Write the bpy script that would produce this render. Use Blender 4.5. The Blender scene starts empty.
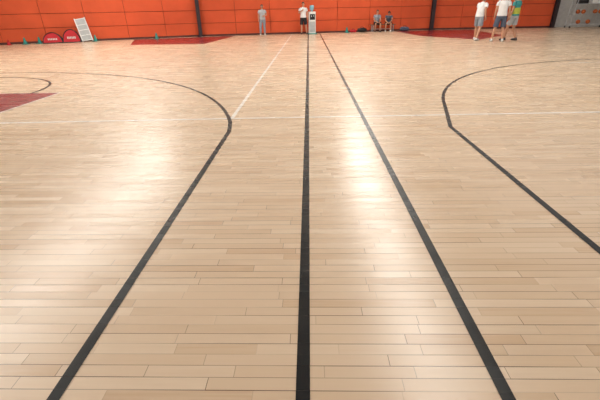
import bpy, bmesh, math, random
from mathutils import Vector, Matrix, Euler
random.seed(4)
sc=bpy.context.scene
sc.view_settings.view_transform='Standard'
sc.view_settings.look='None'
sc.view_settings.exposure=0.0
COL=sc.collection

# ------------------------------------------------------------ materials
def lin(c):
    return tuple(((v/255)/12.92 if v/255<=0.04045 else ((v/255+0.055)/1.055)**2.4) for v in c)+(1,)
def mat(name,rgb,rough=0.6,metal=0.0,var=0.08,scale=6.0,emit=0,spec=0.5):
    m=bpy.data.materials.new(name);m.use_nodes=True
    nt=m.node_tree;b=nt.nodes['Principled BSDF']
    c=lin(rgb)
    n=nt.nodes.new('ShaderNodeTexNoise');n.inputs['Scale'].default_value=scale;n.inputs['Detail'].default_value=3
    tc=nt.nodes.new('ShaderNodeTexCoord');nt.links.new(tc.outputs['Object'],n.inputs['Vector'])
    r=nt.nodes.new('ShaderNodeValToRGB')
    r.color_ramp.elements[0].position=.3;r.color_ramp.elements[1].position=.7
    r.color_ramp.elements[0].color=tuple(v*(1-var) for v in c[:3])+(1,)
    r.color_ramp.elements[1].color=tuple(min(1,v*(1+var)) for v in c[:3])+(1,)
    nt.links.new(n.outputs['Fac'],r.inputs['Fac']);nt.links.new(r.outputs['Color'],b.inputs['Base Color'])
    b.inputs['Roughness'].default_value=rough;b.inputs['Metallic'].default_value=metal
    b.inputs['Specular IOR Level'].default_value=spec
    if emit:
        nt.links.new(r.outputs['Color'],b.inputs['Emission Color']);b.inputs['Emission Strength'].default_value=emit
    return m

class NB:
    def __init__(s,m): s.nt=m.node_tree
    def n(s,t,**k):
        x=s.nt.nodes.new(t)
        for a,v in k.items(): setattr(x,a,v)
        return x
    def l(s,a,b): s.nt.links.new(a,b)
    def m(s,op,a,b=None,c=None):
        x=s.n('ShaderNodeMath',operation=op)
        for i,v in enumerate((a,b,c)):
            if v is None: continue
            if isinstance(v,(int,float)): x.inputs[i].default_value=v
            else: s.l(v,x.inputs[i])
        return x.outputs[0]

BW=0.057
def wood(name,paint=None,paintmix=1.0,spec=.6):
    m=bpy.data.materials.new(name);m.use_nodes=True
    B=NB(m);b=m.node_tree.nodes['Principled BSDF']
    g=B.n('ShaderNodeNewGeometry');sp=B.n('ShaderNodeSeparateXYZ');B.l(g.outputs['Position'],sp.inputs[0])
    X,Y=sp.outputs[0],sp.outputs[1]
    ry=B.m('DIVIDE',Y,BW);row=B.m('FLOOR',ry);fy=B.m('FRACT',ry)
    w1=B.n('ShaderNodeTexWhiteNoise',noise_dimensions='1D');B.l(row,w1.inputs['W'])
    w2=B.n('ShaderNodeTexWhiteNoise',noise_dimensions='1D');B.l(B.m('ADD',row,371.7),w2.inputs['W'])
    L=B.m('MULTIPLY_ADD',w1.outputs['Value'],0.5,0.35)
    xs=B.m('ADD',B.m('DIVIDE',X,L),B.m('MULTIPLY',w2.outputs['Value'],37.3))
    cell=B.m('FLOOR',xs);fx=B.m('FRACT',xs)
    cv=B.n('ShaderNodeCombineXYZ');B.l(cell,cv.inputs[0]);B.l(row,cv.inputs[1])
    pr=B.n('ShaderNodeTexWhiteNoise',noise_dimensions='2D');B.l(cv.outputs[0],pr.inputs['Vector'])
    R=pr.outputs['Value']
    rs=B.n('ShaderNodeSeparateColor');B.l(pr.outputs['Color'],rs.inputs[0])
    # seams
    sy=B.m('LESS_THAN',fy,0.06)
    dx=B.m('MULTIPLY',fx,L);sx=B.m('LESS_THAN',dx,0.003)
    nz=B.n('ShaderNodeTexNoise');nz.inputs['Scale'].default_value=1.0;nz.inputs['Detail'].default_value=1
    cv2=B.n('ShaderNodeCombineXYZ');B.l(B.m('MULTIPLY',X,0.9),cv2.inputs[0]);B.l(B.m('MULTIPLY',row,0.73),cv2.inputs[1])
    B.l(cv2.outputs[0],nz.inputs['Vector'])
    mr=B.n('ShaderNodeMapRange');mr.inputs['From Min'].default_value=.38;mr.inputs['From Max'].default_value=.64
    mr.inputs['To Min'].default_value=.18;mr.inputs['To Max'].default_value=1
    B.l(nz.outputs['Fac'],mr.inputs['Value'])
    seam=B.m('MULTIPLY',B.m('MAXIMUM',sy,B.m('MULTIPLY',sx,.8)),mr.outputs[0])
    # grain
    gn=B.n('ShaderNodeTexNoise');gn.inputs['Scale'].default_value=1.0;gn.inputs['Detail'].default_value=4
    cv3=B.n('ShaderNodeCombineXYZ');B.l(B.m('MULTIPLY_ADD',R,50,B.m('MULTIPLY',X,3.0)),cv3.inputs[0]);B.l(B.m('MULTIPLY',Y,70),cv3.inputs[1])
    B.l(cv3.outputs[0],gn.inputs['Vector'])
    ramp=B.n('ShaderNodeValToRGB');cr=ramp.color_ramp
    cols=[(0.0,(208,177,145)),(0.12,(213,185,154)),(0.45,(217,190,160)),(0.8,(220,194,165)),(1.0,(224,200,172))]
    cr.elements[0].position=0;cr.elements[0].color=lin(cols[0][1]);cr.elements[1].position=1;cr.elements[1].color=lin(cols[-1][1])
    for p,c in cols[1:-1]:
        e=cr.elements.new(p);e.color=lin(c)
    rg=B.m('ADD',R,B.m('MULTIPLY',B.m('SUBTRACT',gn.outputs['Fac'],.5),.5))
    B.l(rg,ramp.inputs['Fac'])
    out=ramp.outputs['Color']
    if paint:
        mx=B.n('ShaderNodeMix',data_type='RGBA');mx.inputs['Factor'].default_value=paintmix
        B.l(out,mx.inputs['A']);mx.inputs['B'].default_value=lin(paint);out=mx.outputs['Result']
    mx=B.n('ShaderNodeMix',data_type='RGBA');B.l(B.m('MULTIPLY',seam,.95 if not paint else .5),mx.inputs['Factor'])
    B.l(out,mx.inputs['A']);mx.inputs['B'].default_value=lin((76,48,34)) if not paint else lin((50,42,38))
    B.l(mx.outputs['Result'],b.inputs['Base Color'])
    ro=B.m('MULTIPLY_ADD',rs.outputs[1],0.08,0.22)
    B.l(ro,b.inputs['Roughness'])
    b.inputs['IOR'].default_value=1.5
    b.inputs['Specular IOR Level'].default_value=spec
    h=B.m('SUBTRACT',B.m('MULTIPLY',gn.outputs['Fac'],.25),B.m('MULTIPLY',seam,1.0))
    h=B.m('ADD',h,B.m('MULTIPLY',B.m('SUBTRACT',rs.outputs[2],.5),B.m('MULTIPLY',fy,1.1)))
    bp=B.n('ShaderNodeBump');bp.inputs['Strength'].default_value=.4;bp.inputs['Distance'].default_value=0.0012
    B.l(h,bp.inputs['Height']);B.l(bp.outputs[0],b.inputs['Normal'])
    return m

M_floor=wood('maple_strip_floor')
M_black=wood('black_line_paint',(8,10,13),1.0,.3)
M_white=wood('white_line_paint',(250,248,244),.8)
M_red=wood('red_zone_paint',(140,22,36),.98,.4)

# ------------------------------------------------------------ mesh helpers
def link(o,parent=None):
    COL.objects.link(o)
    if parent is not None: o.parent=parent
    return o
def empty(name,loc=(0,0,0),rz=0):
    e=bpy.data.objects.new(name,None);e.empty_display_size=.2;e.location=loc;e.rotation_euler=(0,0,rz);COL.objects.link(e);return e
def obj_bm(name,bm,mats,parent=None,smooth=False,bevel=0):
    bmesh.ops.recalc_face_normals(bm,faces=bm.faces[:])
    me=bpy.data.meshes.new(name);bm.to_mesh(me);bm.free()
    for m in (mats if isinstance(mats,list) else [mats]): me.materials.append(m)
    if smooth:
        for p in me.polygons:p.use_smooth=True
    o=bpy.data.objects.new(name,me);link(o,parent)
    if bevel:
        md=o.modifiers.new('bevel','BEVEL');md.width=bevel;md.segments=2;md.limit_method='ANGLE'
    return o
def box(bm,c,s,rot=None,mi=0):
    M=Matrix.Translation(c)@(rot.to_4x4() if rot else Matrix.Identity(4))@Matrix.Diagonal((s[0],s[1],s[2],1))
    r=bmesh.ops.create_cube(bm,size=1,matrix=M)
    fs=set(f for v in r['verts'] for f in v.link_faces)
    for f in fs:f.material_index=mi
def boxo(name,c,s,m,parent=None,bevel=0,rot=None):
    bm=bmesh.new();box(bm,c,s,rot);return obj_bm(name,bm,m,parent,bevel=bevel)
def ell(bm,c,r,rot=None,mi=0,seg=16):
    M=Matrix.Translation(c)@(rot.to_4x4() if rot else Matrix.Identity(4))@Matrix.Diagonal((r[0],r[1],r[2],1))
    q=bmesh.ops.create_uvsphere(bm,u_segments=seg,v_segments=max(6,seg*2//3),radius=1,matrix=M)
    for f in set(f for v in q['verts'] for f in v.link_faces):f.material_index=mi
def tube(bm,pts,rad,seg=12,ref=Vector((1,0,0)),cap='round',mi=0):
    pts=[Vector(p) for p in pts];rad=[(r,r) if isinstance(r,(int,float)) else r for r in rad]
    n=len(pts);rings=[]
    def T(i):
        a=pts[max(0,i-1)];b=pts[min(n-1,i+1)];d=(b-a);return d.normalized()
    P=[];Rr=[];D=[]
    if cap=='round':
        d=T(0)
        for k in (1,.7):
            P.append(pts[0]-d*min(rad[0])*k);q=math.sqrt(max(0,1-k*k)) or .08;Rr.append((rad[0][0]*q,rad[0][1]*q));D.append(d)
    for i in range(n):P.append(pts[i]);Rr.append(rad[i]);D.append(T(i))
    if cap=='round':
        d=T(n-1)
        for k in (.7,1):
            P.append(pts[-1]+d*min(rad[-1])*k);q=math.sqrt(max(0,1-k*k)) or .08;Rr.append((rad[-1][0]*q,rad[-1][1]*q));D.append(d)
    for p,r,d in zip(P,Rr,D):
        u=ref-d*ref.dot(d)
        if u.length<.15:
            rf=Vector((0,1,0));u=rf-d*rf.dot(d)
        u.normalize();v=d.cross(u)
        rings.append([bm.verts.new(p+u*r[0]*math.cos(a)+v*r[1]*math.sin(a)) for a in [2*math.pi*j/seg for j in range(seg)]])
    fs=[]
    for a,b in zip(rings,rings[1:]):
        for j in range(seg):
            fs.append(bm.faces.new((a[j],a[(j+1)%seg],b[(j+1)%seg],b[j])))
    fs.append(bm.faces.new(rings[0][::-1]));fs.append(bm.faces.new(rings[-1]))
    for f in fs:f.material_index=mi
def remeshed(name,bm,m,parent,voxel=.014,smooth=4):
    o=obj_bm(name,bm,m,parent)
    a=o.modifiers.new('r','REMESH');a.mode='VOXEL';a.voxel_size=voxel;a.use_smooth_shade=True
    s=o.modifiers.new('s','SMOOTH');s.factor=.5;s.iterations=smooth
    dg=bpy.context.evaluated_depsgraph_get();dg.update()
    me=bpy.data.meshes.new_from_object(o.evaluated_get(dg))
    o.modifiers.clear();o.data=me
    if not me.materials: me.materials.append(m)
    for p in me.polygons:p.use_smooth=True;p.material_index=0
    return o

# ------------------------------------------------------------ room
def slab(name,pts,z0,z1,m):
    bm=bmesh.new();a=[bm.verts.new((x,y,z0)) for x,y in pts];b=[bm.verts.new((x,y,z1)) for x,y in pts]
    bm.faces.new(a[::-1]);bm.faces.new(b);n=len(pts)
    for i in range(n):bm.faces.new((a[i],a[(i+1)%n],b[(i+1)%n],b[i]))
    return obj_bm(name,bm,m)
slab('floor',[(-27,-7),(27,-7),(27,30),(-27,30)],-.1,0,M_floor)

HC=7.2
M_orange=mat('orange_wall_padding',(214,92,56),.65,var=.08,scale=1.2,spec=.2)
M_seam=mat('padding_seam',(126,46,28),.7)
M_upper=mat('upper_wall_paint',(226,223,216),.7)
M_col=mat('painted_steel_column',(50,38,42),.45)
M_grey=mat('grey_wall_paint',(200,200,198),.7)
M_base=mat('dark_baseboard',(84,42,34),.6)
def wallseg(tag,p,q,pad=True,m=None):
    p=Vector((p[0],p[1],0));q=Vector((q[0],q[1],0));d=(q-p);L=d.length;ang=math.atan2(d.y,d.x)
    R=Matrix.Rotation(ang,3,'Z')
    n=R@Vector((0,-1,0));mid=(p+q)/2
    boxo('wall_'+tag,mid-n*.12+Vector((0,0,HC/2)),(L,.2,HC),m or M_upper,rot=R)
    if not pad:return
    e=empty('wall_padding')
    bm=bmesh.new();k=int(round(L/2.0));w=L/k
    zs=[(.10,.70),(.72,1.36),(1.38,2.04)]
    for i in range(k):
        c=p+d.normalized()*(w*(i+.5))
        for a,b in zs:
            box(bm,c+n*.03+Vector((0,0,(a+b)/2)),(w-.018,.09,b-a),R)
    obj_bm('pads',bm,M_orange,e,bevel=.01)
    boxo('backing',mid+n*.0+Vector((0,0,1.06)),(L,.05,1.98),M_seam,e,rot=R)
    boxo('baseboard_'+tag,mid+n*.03+Vector((0,0,.05)),(L,.1,.1),M_base,rot=R)
A=(-26.5,15.9);Bp=(-6.3,24.4);C=(7.8,26.9);D=(15.3,26.9);E=(26.5,26.9)
wallseg('back_left',A,Bp);wallseg('back',Bp,C);wallseg('back_right',C,D)
wallseg('back_equipment_bay',D,E,pad=False,m=M_grey)
boxo('wall_left',(-26.6,4.5,HC/2),(.2,23,HC),M_upper)
boxo('wall_right',(26.6,10,HC/2),(.2,34,HC),M_upper)
M_ceil=mat('ceiling_sheet',(180,180,177),.8)
boxo('ceiling',(0,11,HC+.1),(54,38,.2),M_ceil)
def column(x,y,rz,h=HC):
    bm=bmesh.new()
    box(bm,(0,-.1,h/2),(.2,.025,h));box(bm,(0,.1,h/2),(.2,.025,h));box(bm,(0,0,h/2),(.03,.2,h))
    box(bm,(0,0,.01),(.34,.34,.02))
    for sx in(-.13,.13):
        for sy in(-.13,.13): box(bm,(sx,sy,.03),(.03,.03,.03))
    o=obj_bm('steel_column',bm,M_col);o.location=(x,y,0);o.rotation_euler=(0,0,rz);return o
column(-6.3,24.12,.3);column(7.8,26.62,.1);column(15.35,26.65,0)
for y in (2,9,16,23):
    bm=bmesh.new();box(bm,(0,y,HC-.05),(53,.2,.04));box(bm,(0,y,HC-.4),(53,.2,.04));box(bm,(0,y,HC-.22),(53,.03,.35))
    obj_bm('roof_beam',bm,M_upper)
M_sky=mat('skylight_diffuser',(255,252,246),.5,emit=11,var=.01)
def skylight(x,y0,y1,w):
    e=empty('skylight',(x,(y0+y1)/2,HC-.6))
    L=y1-y0
    boxo('diffuser',(0,0,0),(w,L,.05),M_sky,e)
    bm=bmesh.new()
    for s in(-1,1):
        box(bm,(s*(w/2+.04),0,.0),(.08,L+.16,.12));box(bm,(0,s*(L/2+.04),0),(w+.16,.08,.12))
    for k in(-.4,-.13,.13,.4):
        box(bm,(0,L*k,.33),(.03,.03,.6))
    obj_bm('frame',bm,M_upper,e)
skylight(-8.8,4,22.3,1.5)
skylight(2.9,4,25.2,1.15)

# ------------------------------------------------------------ court markings
ZL=.0012
def poly_strip(bm,pts,w,z=ZL):
    pts=[Vector((p[0],p[1])) for p in pts];n=len(pts);l=[];r=[]
    for i in range(n):
        a=pts[max(0,i-1)];b=pts[min(n-1,i+1)];t=(b-a).normalized();nn=Vector((-t.y,t.x))
        l.append(bm.verts.new((pts[i].x+nn.x*w/2,pts[i].y+nn.y*w/2,z)));r.append(bm.verts.new((pts[i].x-nn.x*w/2,pts[i].y-nn.y*w/2,z)))
    for i in range(n-1):bm.faces.new((r[i],r[i+1],l[i+1],l[i]))
def line(name,pts,m,w=.05,z=ZL):
    bm=bmesh.new();poly_strip(bm,pts,w,z)
    for f in bm.faces:
        f.normal_update()
        if f.normal.z<0:f.normal_flip()
    me=bpy.data.meshes.new(name);bm.to_mesh(me);bm.free();me.materials.append(m)
    o=bpy.data.objects.new(name,me);COL.objects.link(o);return o
def arc(cx,cy,r,a0,a1,n=64,ry=None):
    ry=ry or r
    return [(cx+r*math.cos(math.radians(a0+(a1-a0)*i/n)),cy+ry*math.sin(math.radians(a0+(a1-a0)*i/n))) for i in range(n+1)]
line('court_sideline',[(.028,-4),(0,25.3)],M_black,.054,.0024)
line('court_sideline',[(.80,-4),(.70,25.4)],M_black,.052,.0024)
cy=3.2;th=math.degrees(math.acos(6.6/6.75))
line('three_point_line',[(-.92,-1),(-.92,cy+6.75*math.sin(math.radians(th))-.15)]+arc(-7.52,cy,6.75,th,168)[1:],M_black,.05,.0024)
line('three_point_line',[(1.75,-1),(1.76,4.55)]+arc(8.35,4.3,6.45,170,12)[1:],M_black,.05,.0024)
line('free_throw_circle',arc(-7.2,7.12,2.06,0,180),M_black,.05,.0024)
line('key_edge_line',[(-4.6,-1),(-4.6,7.15),(-10.4,7.15),(-10.4,-1)],M_white,.04,.0018)
line('volleyball_line',[(-1.0,5.08),(-.97,24.6)],M_white,.05)
line('volleyball_line',[(-14,4.75),(-.95,5.08),(14,5.35)],M_white,.05)
line('volleyball_line',[(6.5,10.1),(16,10.7)],M_white,.05)
def zone(pts):
    bm=bmesh.new();f=bm.faces.new([bm.verts.new((x,y,.0006)) for x,y in pts]);f.normal_update()
    if f.normal.z<0:f.normal_flip()
    me=bpy.data.meshes.new('painted_key');bm.to_mesh(me);bm.free();me.materials.append(M_red)
    o=bpy.data.objects.new('painted_key',me);COL.objects.link(o)
zone([(-10.4,-1),(-4.6,-1),(-4.6,7.15),(-10.4,7.15)])
zone([(-8.2,18.7),(-4.7,18.6),(-4.3,24.4),(-9.6,22.6)])
zone([(7.4,18.0),(9.6,20.5),(10.2,26.4),(5.4,26.1),(5.7,21.2)])

# ------------------------------------------------------------ people
SKIN=mat('skin',(196,146,118),.5,var=.05);HAIR=mat('black_hair',(28,24,24),.5);EYE=mat('eye_dark',(20,16,14),.3)
LIP=mat('lips',(150,80,72),.5);SOLE=mat('shoe_white',(220,220,218),.5);SHOE_B=mat('shoe_dark',(40,42,50),.5)
C_white=mat('white_cotton',(232,232,234),.85);C_black=mat('black_cotton',(34,34,40),.85);C_grey=mat('grey_cotton',(140,148,160),.85)
C_slate=mat('slate_cotton',(82,92,112),.85);C_teal=mat('teal_jersey',(60,150,150),.8,scale=3);C_lgrey=mat('light_grey_cotton',(180,184,190),.85)
C_lime=mat('lime_cotton',(186,196,80),.8)
DJ=dict(pelvis=(0,0,.92),waist=(0,0,1.06),chest=(0,-.005,1.28),neckb=(0,.01,1.43),head=(0,-.015,1.585),
 hipL=(.09,0,.89),kneeL=(.10,-.02,.48),ankL=(.11,.01,.09),hipR=(-.09,0,.89),kneeR=(-.10,-.02,.48),ankR=(-.11,.01,.09),
 shL=(.175,0,1.375),elL=(.23,.03,1.11),wrL=(.24,-.04,.87),shR=(-.175,0,1.375),elR=(-.23,.03,1.11),wrR=(-.24,-.04,.87))
def person(name,loc,heading,s,shirt,bottom,shoe,J=None,short=.75,headrot=(0,0,0),accent=None,sleeve=.55):
    j=dict(DJ);j.update(J or {});j={k:Vector(v) for k,v in j.items()}
    e=empty(name,loc,heading);e.scale=(s,s,s)
    bm=bmesh.new()
    sh=(j['shL']+j['shR'])/2
    tube(bm,[j['pelvis'],j['pelvis']+(j['waist']-j['pelvis'])*.3,j['waist'],j['chest'],sh,j['neckb']],[(.145,.085),(.15,.1),(.13,.09),(.155,.11),(.14,.075),(.07,.062)],16)
    tube(bm,[j['neckb']-Vector((0,0,.05)),j['neckb']+(j['head']-j['neckb'])*.5,j['head']-Vector((0,0,.03))],[.062,.053,.052],12)
    HR=Euler(headrot).to_matrix();hc=j['head']
    ell(bm,hc+HR@Vector((0,.008,.02)),(.074,.092,.095),HR)
    ell(bm,hc+HR@Vector((0,-.022,-.045)),(.055,.062,.068),HR)
    tube(bm,[hc+HR@Vector((0,-.083,.018)),hc+HR@Vector((0,-.105,-.018))],[.009,.014],8)
    for sx in(-1,1):
        ell(bm,hc+HR@Vector((sx*.077,.008,-.005)),(.012,.02,.03),HR,seg=10)
        S='L' if sx>0 else 'R'
        h,k,a=j['hip'+S],j['knee'+S],j['ank'+S]
        tube(bm,[h,h.lerp(k,.45),k,k.lerp(a,.3),a],[.084,.074,.055,.056,.037],12)
        f=a+Vector((0,-.02,-.045))
        tube(bm,[a+Vector((0,.03,-.04)),f,a+Vector((sx*.012,-.13,-.058))],[(.036,.04),(.04,.036),(.042,.026)],10)
        S2,el,w=j['sh'+S],j['el'+S],j['wr'+S]
        tube(bm,[S2.lerp(sh,.35),S2,S2.lerp(el,.5),el,el.lerp(w,.3),w],[.045,.05,.043,.037,.037,.026],12)
    body=remeshed('body',bm,SKIN,e,.013,3)
    bm=bmesh.new()
    for sx in(-1,1):
        S='L' if sx>0 else 'R';el,w=j['el'+S],j['wr'+S]
        d=(w-el).normalized();n=Vector((-sx,0,0));n=(n-d*n.dot(d));n=n.normalized() if n.length>.1 else Vector((0,0,-1))
        fw=d.cross(n).normalized()
        if fw.y>0:fw=-fw
        pe=w+d*.088+n*.004
        tube(bm,[w-d*.01,w+d*.03,w+d*.06,pe],[(.024,.017),(.034,.016),(.04,.015),(.038,.013)],12,ref=fw,cap='round')
        for q,(o,Lf,r) in enumerate([(.029,.068,.0088),(.010,.078,.0092),(-.010,.072,.0088),(-.029,.055,.0078)]):
            p=pe+fw*o-d*.012;pp=[p];ang=.15
            for sgl in(.45,.32,.23):
                ang+=.28;p=p+(d*math.cos(ang)+n*math.sin(ang))*Lf*sgl*1.15;pp.append(p)
            tube(bm,pp,[r,r*.97,r*.9,r*.75],8)
        p=w+d*.022+fw*.026
        p2=p+(d*.6+fw*.7+n*.25).normalized()*.036;p3=p2+(d*.85+fw*.3+n*.35).normalized()*.03;p4=p3+(d*.95+n*.4).normalized()*.022
        tube(bm,[p,p2,p3,p4],[.014,.0115,.0105,.008],8)
    obj_bm('hands',bm,SKIN,e,smooth=True)
    bm=bmesh.new()
    ell(bm,hc+HR@Vector((0,.022,.038)),(.083,.094,.093),HR,seg=20)
    ell(bm,hc+HR@Vector((0,.055,-.02)),(.07,.055,.075),HR,seg=14)
    tube(bm,[hc+HR@Vector((-.045,-.062,.085)),hc+HR@Vector((0,-.075,.092)),hc+HR@Vector((.045,-.062,.085))],[.02,.024,.02],8)
    remeshed('hair',bm,HAIR,e,.01,2)
    bm=bmesh.new()
    for sx in(-1,1):
        ell(bm,hc+HR@Vector((sx*.031,-.077,.012)),(.012,.008,.006),HR,seg=8)
        ell(bm,hc+HR@Vector((sx*.031,-.082,.03)),(.016,.006,.003),HR,seg=8)
    obj_bm('eyes',bm,EYE,e,smooth=True)
    bm=bmesh.new();ell(bm,hc+HR@Vector((0,-.080,-.048)),(.022,.007,.007),HR,seg=10);obj_bm('mouth',bm,LIP,e,smooth=True)
    bm=bmesh.new()
    hem=j['pelvis']+(j['pelvis']-j['waist']).normalized()*.03
    tube(bm,[hem,j['pelvis'].lerp(j['waist'],.5),j['waist'],j['chest'],sh+Vector((0,0,.0)),j['neckb']+Vector((0,0,-.005))],[(.185,.135),(.176,.13),(.163,.122),(.176,.13),(.155,.092),(.078,.072)],18,cap='flat')
    for S in 'LR':
        a,b=j['sh'+S],j['el'+S]
        tube(bm,[a.lerp(sh,.5)-Vector((0,0,.03)),a.lerp(sh,.12)-Vector((0,0,.012)),a.lerp(b,.14),a.lerp(b,sleeve*.6),a.lerp(b,sleeve)],[.045,.056,.064,.064,.068],12,cap='flat')
        ell(bm,a.lerp(sh,.1)-Vector((0,0,.008)),(.058,.058,.058))
    remeshed('shirt',bm,shirt,e,.013,3)
    if accent:
        bm=bmesh.new()
        tube(bm,[j['pelvis'].lerp(j['waist'],.2),j['waist'],j['waist'].lerp(j['chest'],.5)],[(.188,.142),(.176,.134),(.182,.136)],18,cap='flat')
        remeshed('shirt_panel',bm,accent,e,.013,2)
    bm=bmesh.new()
    dn=(j['waist']-j['pelvis']).normalized()
    tube(bm,[j['pelvis']-dn*.13,j['pelvis']-dn*.05,j['pelvis'],j['waist']+(j['pelvis']-j['waist'])*.3],[(.13,.1),(.165,.12),(.17,.12),(.15,.108)],16,cap='flat')
    for S in 'LR':
        h,k,a=j['hip'+S],j['knee'+S],j['ank'+S]
        if short<=1: tube(bm,[h,h.lerp(k,.4),h.lerp(k,short)],[.1,.098,.1],12,cap='flat')
        else: tube(bm,[h,h.lerp(k,.5),k,k.lerp(a,.5),k.lerp(a,.93)],[.1,.09,.073,.066,.06],12,cap='flat')
    remeshed('shorts' if short<=1 else 'trousers',bm,bottom,e,.013,2)
    bm=bmesh.new()
    for S,sx in(('L',1),('R',-1)):
        a=j['ank'+S];z=-a.z if a.z<.13 else -.09
        tube(bm,[a+Vector((0,.04,z+.045)),a+Vector((0,-.04,z+.045)),a+Vector((sx*.01,-.12,z+.04)),a+Vector((sx*.014,-.165,z+.033))],[(.04,.044),(.045,.045),(.05,.038),(.042,.03)],12,cap='round')
        tube(bm,[a+Vector((0,.01,z+.05)),a+Vector((0,.012,z+.11))],[.045,.043],12,cap='flat')
    remeshed('shoes',bm,shoe,e,.009,2)
    return e

person('child',(-2.65,24.35,0),.15,.95,C_lgrey,C_grey,SOLE,dict(elL=(.25,-.02,1.13),wrL=(.10,-.20,1.08),kneeR=(-.14,-.10,.49),ankR=(-.16,-.03,.09)),short=2)
person('child',(-.28,24.6,0),.1,1.0,C_white,C_black,SHOE_B,dict(elR=(-.26,-.05,1.13),wrR=(-.12,-.22,1.25),kneeL=(.15,-.03,.48),ankL=(.2,0,.09)),short=.9)
SIT=dict(pelvis=(0,0,.54),waist=(0,-.02,.68),chest=(0,-.06,.90),neckb=(0,-.08,1.05),head=(0,-.12,1.2),
 hipL=(.1,-.02,.52),kneeL=(.16,-.44,.50),ankL=(.15,-.42,.09),hipR=(-.1,-.02,.52),kneeR=(-.16,-.44,.50),ankR=(-.17,-.36,.09),
 shL=(.175,-.07,.995),elL=(.22,-.16,.74),wrL=(.12,-.36,.62),shR=(-.175,-.07,.995),elR=(-.22,-.16,.74),wrR=(-.12,-.36,.62))
person('child',(4.2,25.86,0),.1,.92,C_grey,C_black,SHOE_B,SIT,short=.9)
SIT2=dict(SIT);SIT2.update(chest=(0,-.14,.87),neckb=(0,-.22,1.0),head=(0,-.3,1.11),shL=(.175,-.2,.95),shR=(-.175,-.2,.95),elL=(.22,-.34,.72),elR=(-.22,-.34,.72),wrL=(.1,-.5,.58),wrR=(-.1,-.5,.58))
person('child',(4.95,25.98,0),-.15,.92,C_slate,C_black,SOLE,SIT2,short=.9,headrot=(.4,0,0))
person('man',(7.15,17.7,0),2.2,1.02,C_white,C_grey,SOLE,dict(kneeL=(.14,-.12,.49),ankL=(.16,-.16,.09),kneeR=(-.12,.03,.48),ankR=(-.15,.22,.10),chest=(0,-.06,1.27),neckb=(0,-.1,1.41),head=(0,-.15,1.56),shL=(.175,-.08,1.36),shR=(-.175,-.08,1.36),elL=(.26,-.2,1.14),wrL=(.2,-.42,1.18)),short=.85)
person('man',(7.65,16.8,0),2.9,1.05,C_white,C_slate,SOLE,dict(kneeL=(.15,-.03,.48),ankL=(.2,.0,.09),kneeR=(-.13,-.05,.48),ankR=(-.17,.02,.09)),short=.9)
person('man',(8.4,17.3,0),-2.6,1.04,C_teal,C_lgrey,SHOE_B,dict(kneeL=(.12,-.14,.49),ankL=(.13,-.18,.09),ankR=(-.12,.14,.09),elR=(-.27,-.06,1.13),wrR=(-.18,-.26,1.02)),short=.8,accent=C_lime)

# ------------------------------------------------------------ objects
M_benchw=mat('bench_wood',(120,84,58),.6);M_steel=mat('painted_steel_tube',(186,188,190),.4);M_blk=mat('black_plastic',(26,26,28),.45)
M_wp=mat('white_plastic',(228,230,228),.4);M_teal=mat('teal_plastic',(40,140,130),.45);M_redf=mat('red_fabric',(190,30,42),.7);M_yel=mat('yellow_plastic',(232,190,40),.5)
M_gp=mat('grey_panel',(176,180,182),.5)
e=empty('bench',(4.6,25.98,0),.17)
bm=bmesh.new()
for y in(-.12,0,.12):box(bm,(0,y,.395),(1.6,.1,.035))
obj_bm('seat',bm,M_benchw,e,bevel=.005)
bm=bmesh.new()
for x in(-.65,.65):
    for y in(-.14,.14):box(bm,(x,y,.19),(.04,.04,.38))
    box(bm,(x,0,.365),(.04,.32,.03))
box(bm,(0,0,.15),(1.3,.03,.03))
obj_bm('legs',bm,M_steel,e)
def bag(x,y,s,m,rz=0):
    e=empty('sports_bag',(x,y,0),rz);e.scale=(s,s,s)
    bm=bmesh.new();tube(bm,[(-.24,0,.15),(-.1,0,.16),(.1,0,.16),(.24,0,.15)],[(.13,.145),(.15,.155),(.15,.155),(.13,.145)],14,ref=Vector((0,1,0)))
    remeshed('bag_body',bm,m,e,.015,2)
    bm=bmesh.new();tube(bm,[(-.13,-.12,.22),(-.1,-.04,.36),(0,0,.41),(.1,-.04,.36),(.13,-.12,.22)],[.012]*5,8)
    tube(bm,[(-.13,.12,.22),(-.1,.04,.36),(0,0,.41),(.1,.04,.36),(.13,.12,.22)],[.012]*5,8);obj_bm('handles',bm,M_blk,e,smooth=True)
bag(3.3,25.6,.8,M_blk,.1);bag(2.75,25.5,.55,M_redf,.1);bag(6.0,26.1,.8,C_slate,-.1)
e=empty('water_dispenser',(.22,24.75,0),.17)
boxo('cabinet',(0,0,.62),(.40,.38,1.16),M_wp,e,bevel=.02)
boxo('tap_recess',(0,-.185,.92),(.30,.03,.30),M_blk,e,bevel=.008)
boxo('front_door',(0,-.193,.40),(.33,.02,.56),M_gp,e,bevel=.006)
bm=bmesh.new()
for x in(-.07,.07):tube(bm,[(x,-.2,.99),(x,-.25,.98),(x,-.25,.94)],[.014,.014,.012],8)
obj_bm('taps',bm,M_wp,e,smooth=True)
bm=bmesh.new();tube(bm,[(0,0,1.2),(0,0,1.26),(0,0,1.32),(0,0,1.5),(0,0,1.53)],[.05,.06,.13,.13,.1],18,cap='flat');obj_bm('bottle',bm,mat('blue_bottle',(130,180,200),.15),e,smooth=True)
boxo('drip_base',(0,-.02,.025),(.52,.5,.05),M_teal,e,bevel=.01)
def cone(x,y,m=M_teal,s=1):
    bm=bmesh.new()
    box(bm,(0,0,.012),(.26,.26,.024))
    tube(bm,[(0,0,.02),(0,0,.05),(0,0,.3),(0,0,.32)],[.10,.09,.03,.024],16,cap='flat')
    o=obj_bm('training_cone',bm,m,bevel=.004);o.location=(x,y,0);o.scale=(s,s,s)
cone(-14.3,20.45);cone(-13.75,20.75);cone(-11.35,21.75);cone(-8.45,22.85);cone(2.35,25.4);cone(-14.9,20.1,M_redf,.8)
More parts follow.
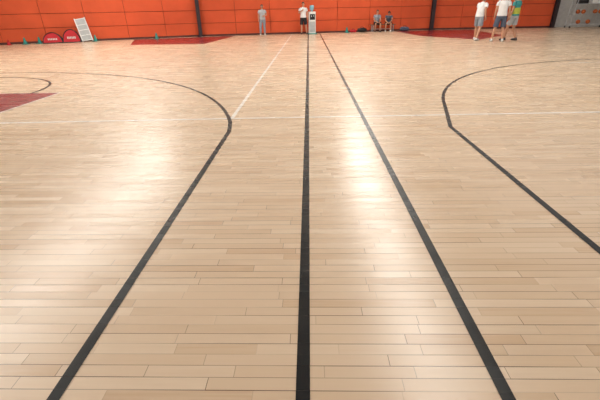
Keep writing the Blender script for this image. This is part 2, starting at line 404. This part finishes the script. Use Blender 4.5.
def popup(x,y,rz,w,h):
    e=empty('pop_up_banner',(x,y,0),rz)
    N=24
    for sgn in(-1,1):
        bm=bmesh.new()
        P=[(w/2*math.cos(math.pi*i/N),h*math.sin(math.pi*i/N)) for i in range(N+1)]
        def tr(px,pz,o=0):return (px,sgn*(.17*(1-pz/h))+sgn*o,pz+.02)
        inner=[bm.verts.new(tr(px*.92,pz*.92)) for px,pz in P]
        bm.faces.new(inner)
        obj_bm('fabric_front' if sgn<0 else 'fabric_back',bm,M_redf,e)
        bm=bmesh.new();tube(bm,[tr(px*.96,pz*.96) for px,pz in P],[.022]*(N+1),8);tube(bm,[tr(-w/2*.96,0),tr(w/2*.96,0)],[.022]*2,8)
        obj_bm('rim',bm,M_blk,e,smooth=True)
        bm=bmesh.new()
        for i,xx in enumerate((-.2,-.12,-.04,.04,.12,.2)):
            zz=h*.33;box(bm,(xx*w,sgn*(.17*(1-zz/h)+.008),zz+.02),(w*.05,.006,h*.2))
        obj_bm('lettering',bm,M_wp,e)
popup(-13.15,20.95,.4,.92,.5);popup(-12.35,21.3,.4,.85,.62)
e=empty('a_frame_sign',(-11.75,21.55,0),.45)
for sgn in(-1,1):
    R=Matrix.Rotation(sgn*.16,3,'X')@Matrix.Rotation(-.14,3,'Y')
    bm=bmesh.new();box(bm,(0,sgn*.10,.58),(.46,.02,1.05),R);obj_bm('panel',bm,M_gp,e,bevel=.004)
    bm=bmesh.new()
    for s in(-1,1):box(bm,Vector((0,sgn*.10,.58))+R@Vector((s*.24,0,0)),(.04,.04,1.15),R)
    for z in(-.5,-.25,0,.25,.53):box(bm,Vector((0,sgn*.10,.58))+R@Vector((0,sgn*.012,z)),(.46,.02,.03),R)
    obj_bm('frame',bm,M_wp,e)
e=empty('equipment_rack',(16.9,25.9,0),-.1)
bm=bmesh.new()
for x in(-1.0,1.0):
    for y in(-.3,.3):tube(bm,[(x,y,.1),(x*.85,y,1.95)],[.025,.025],8)
for z in(.2,.75,1.3,1.9):
    for y in(-.3,.3):tube(bm,[(-1+z*.07,y,z),(1-z*.07,y,z)],[.02,.02],8)
    for k in range(9):
        x=-.9+k*.225;tube(bm,[(x,-.3,z),(x,.3,z)],[.01,.01],6)
for k in range(6):
    x=-.8+k*.3;tube(bm,[(x,.3,.2),(x+.25,.3,1.9)],[.012,.012],6)
obj_bm('frame',bm,M_steel,e,smooth=True)
bm=bmesh.new()
for x in(-1,1):
    for y in(-.3,.3):
        tube(bm,[(x-.02,y,.06),(x+.02,y,.06)],[.06,.06],14,ref=Vector((0,1,0)),cap='flat')
obj_bm('castors',bm,M_blk,e)
bm=bmesh.new()
for x,z in((-.6,.89),(-.3,.89),(0.35,.89),(.65,.89),(-.45,.34),(.1,.34)):ell(bm,(x,0,z),(.12,.12,.12),seg=18)
obj_bm('balls',bm,mat('basketball_orange',(190,96,44),.6),e,smooth=True)
boxo('crate',(.3,0,1.45),(.7,.45,.28),M_wp,e,bevel=.02);boxo('toolbox',(-.5,0,1.42),(.5,.4,.2),M_blk,e,bevel=.02)
e=empty('padded_post',(18.5,25.6,0))
bm=bmesh.new();tube(bm,[(0,0,.3),(0,0,1.9)],[.17,.17],18,cap='flat');obj_bm('pad',bm,M_yel,e,smooth=False)
bm=bmesh.new();tube(bm,[(0,0,.04),(0,0,2.4)],[.06,.06],14,cap='flat');box(bm,(0,0,.03),(.7,.7,.06));obj_bm('post',bm,M_blk,e)

# ------------------------------------------------------------ light
w=bpy.data.worlds.new('world');sc.world=w;w.use_nodes=True
w.node_tree.nodes['Background'].inputs[0].default_value=(.98,.985,1,1);w.node_tree.nodes['Background'].inputs[1].default_value=.7
def area(name,loc,rot,sx,sy,p,c=(1,.99,.98)):
    l=bpy.data.lights.new(name,'AREA');l.shape='RECTANGLE';l.size=sx;l.size_y=sy;l.energy=p;l.color=c
    o=bpy.data.objects.new(name,l);o.location=loc;o.rotation_euler=rot;COL.objects.link(o)
area('fill_light',(-2.9,10,6.1),(0,0,0),7,26,220)  # added fill lamps under the ceiling to brighten the hall, no real fixtures
area('fill_light',(12,12,6.1),(0,0,0),10,26,480)

# ------------------------------------------------------------ camera
cam=bpy.data.cameras.new('camera');co=bpy.data.objects.new('camera',cam);COL.objects.link(co);sc.camera=co
cam.lens=22.8;cam.sensor_width=36;cam.clip_end=200
M=Matrix.Rotation(math.radians(1.75),4,'Z')@Matrix.Rotation(math.radians(90-26.57),4,'X')@Matrix.Rotation(math.radians(-1.2),4,'Z')
co.matrix_world=Matrix.Translation((0.057,0,1.3))@M
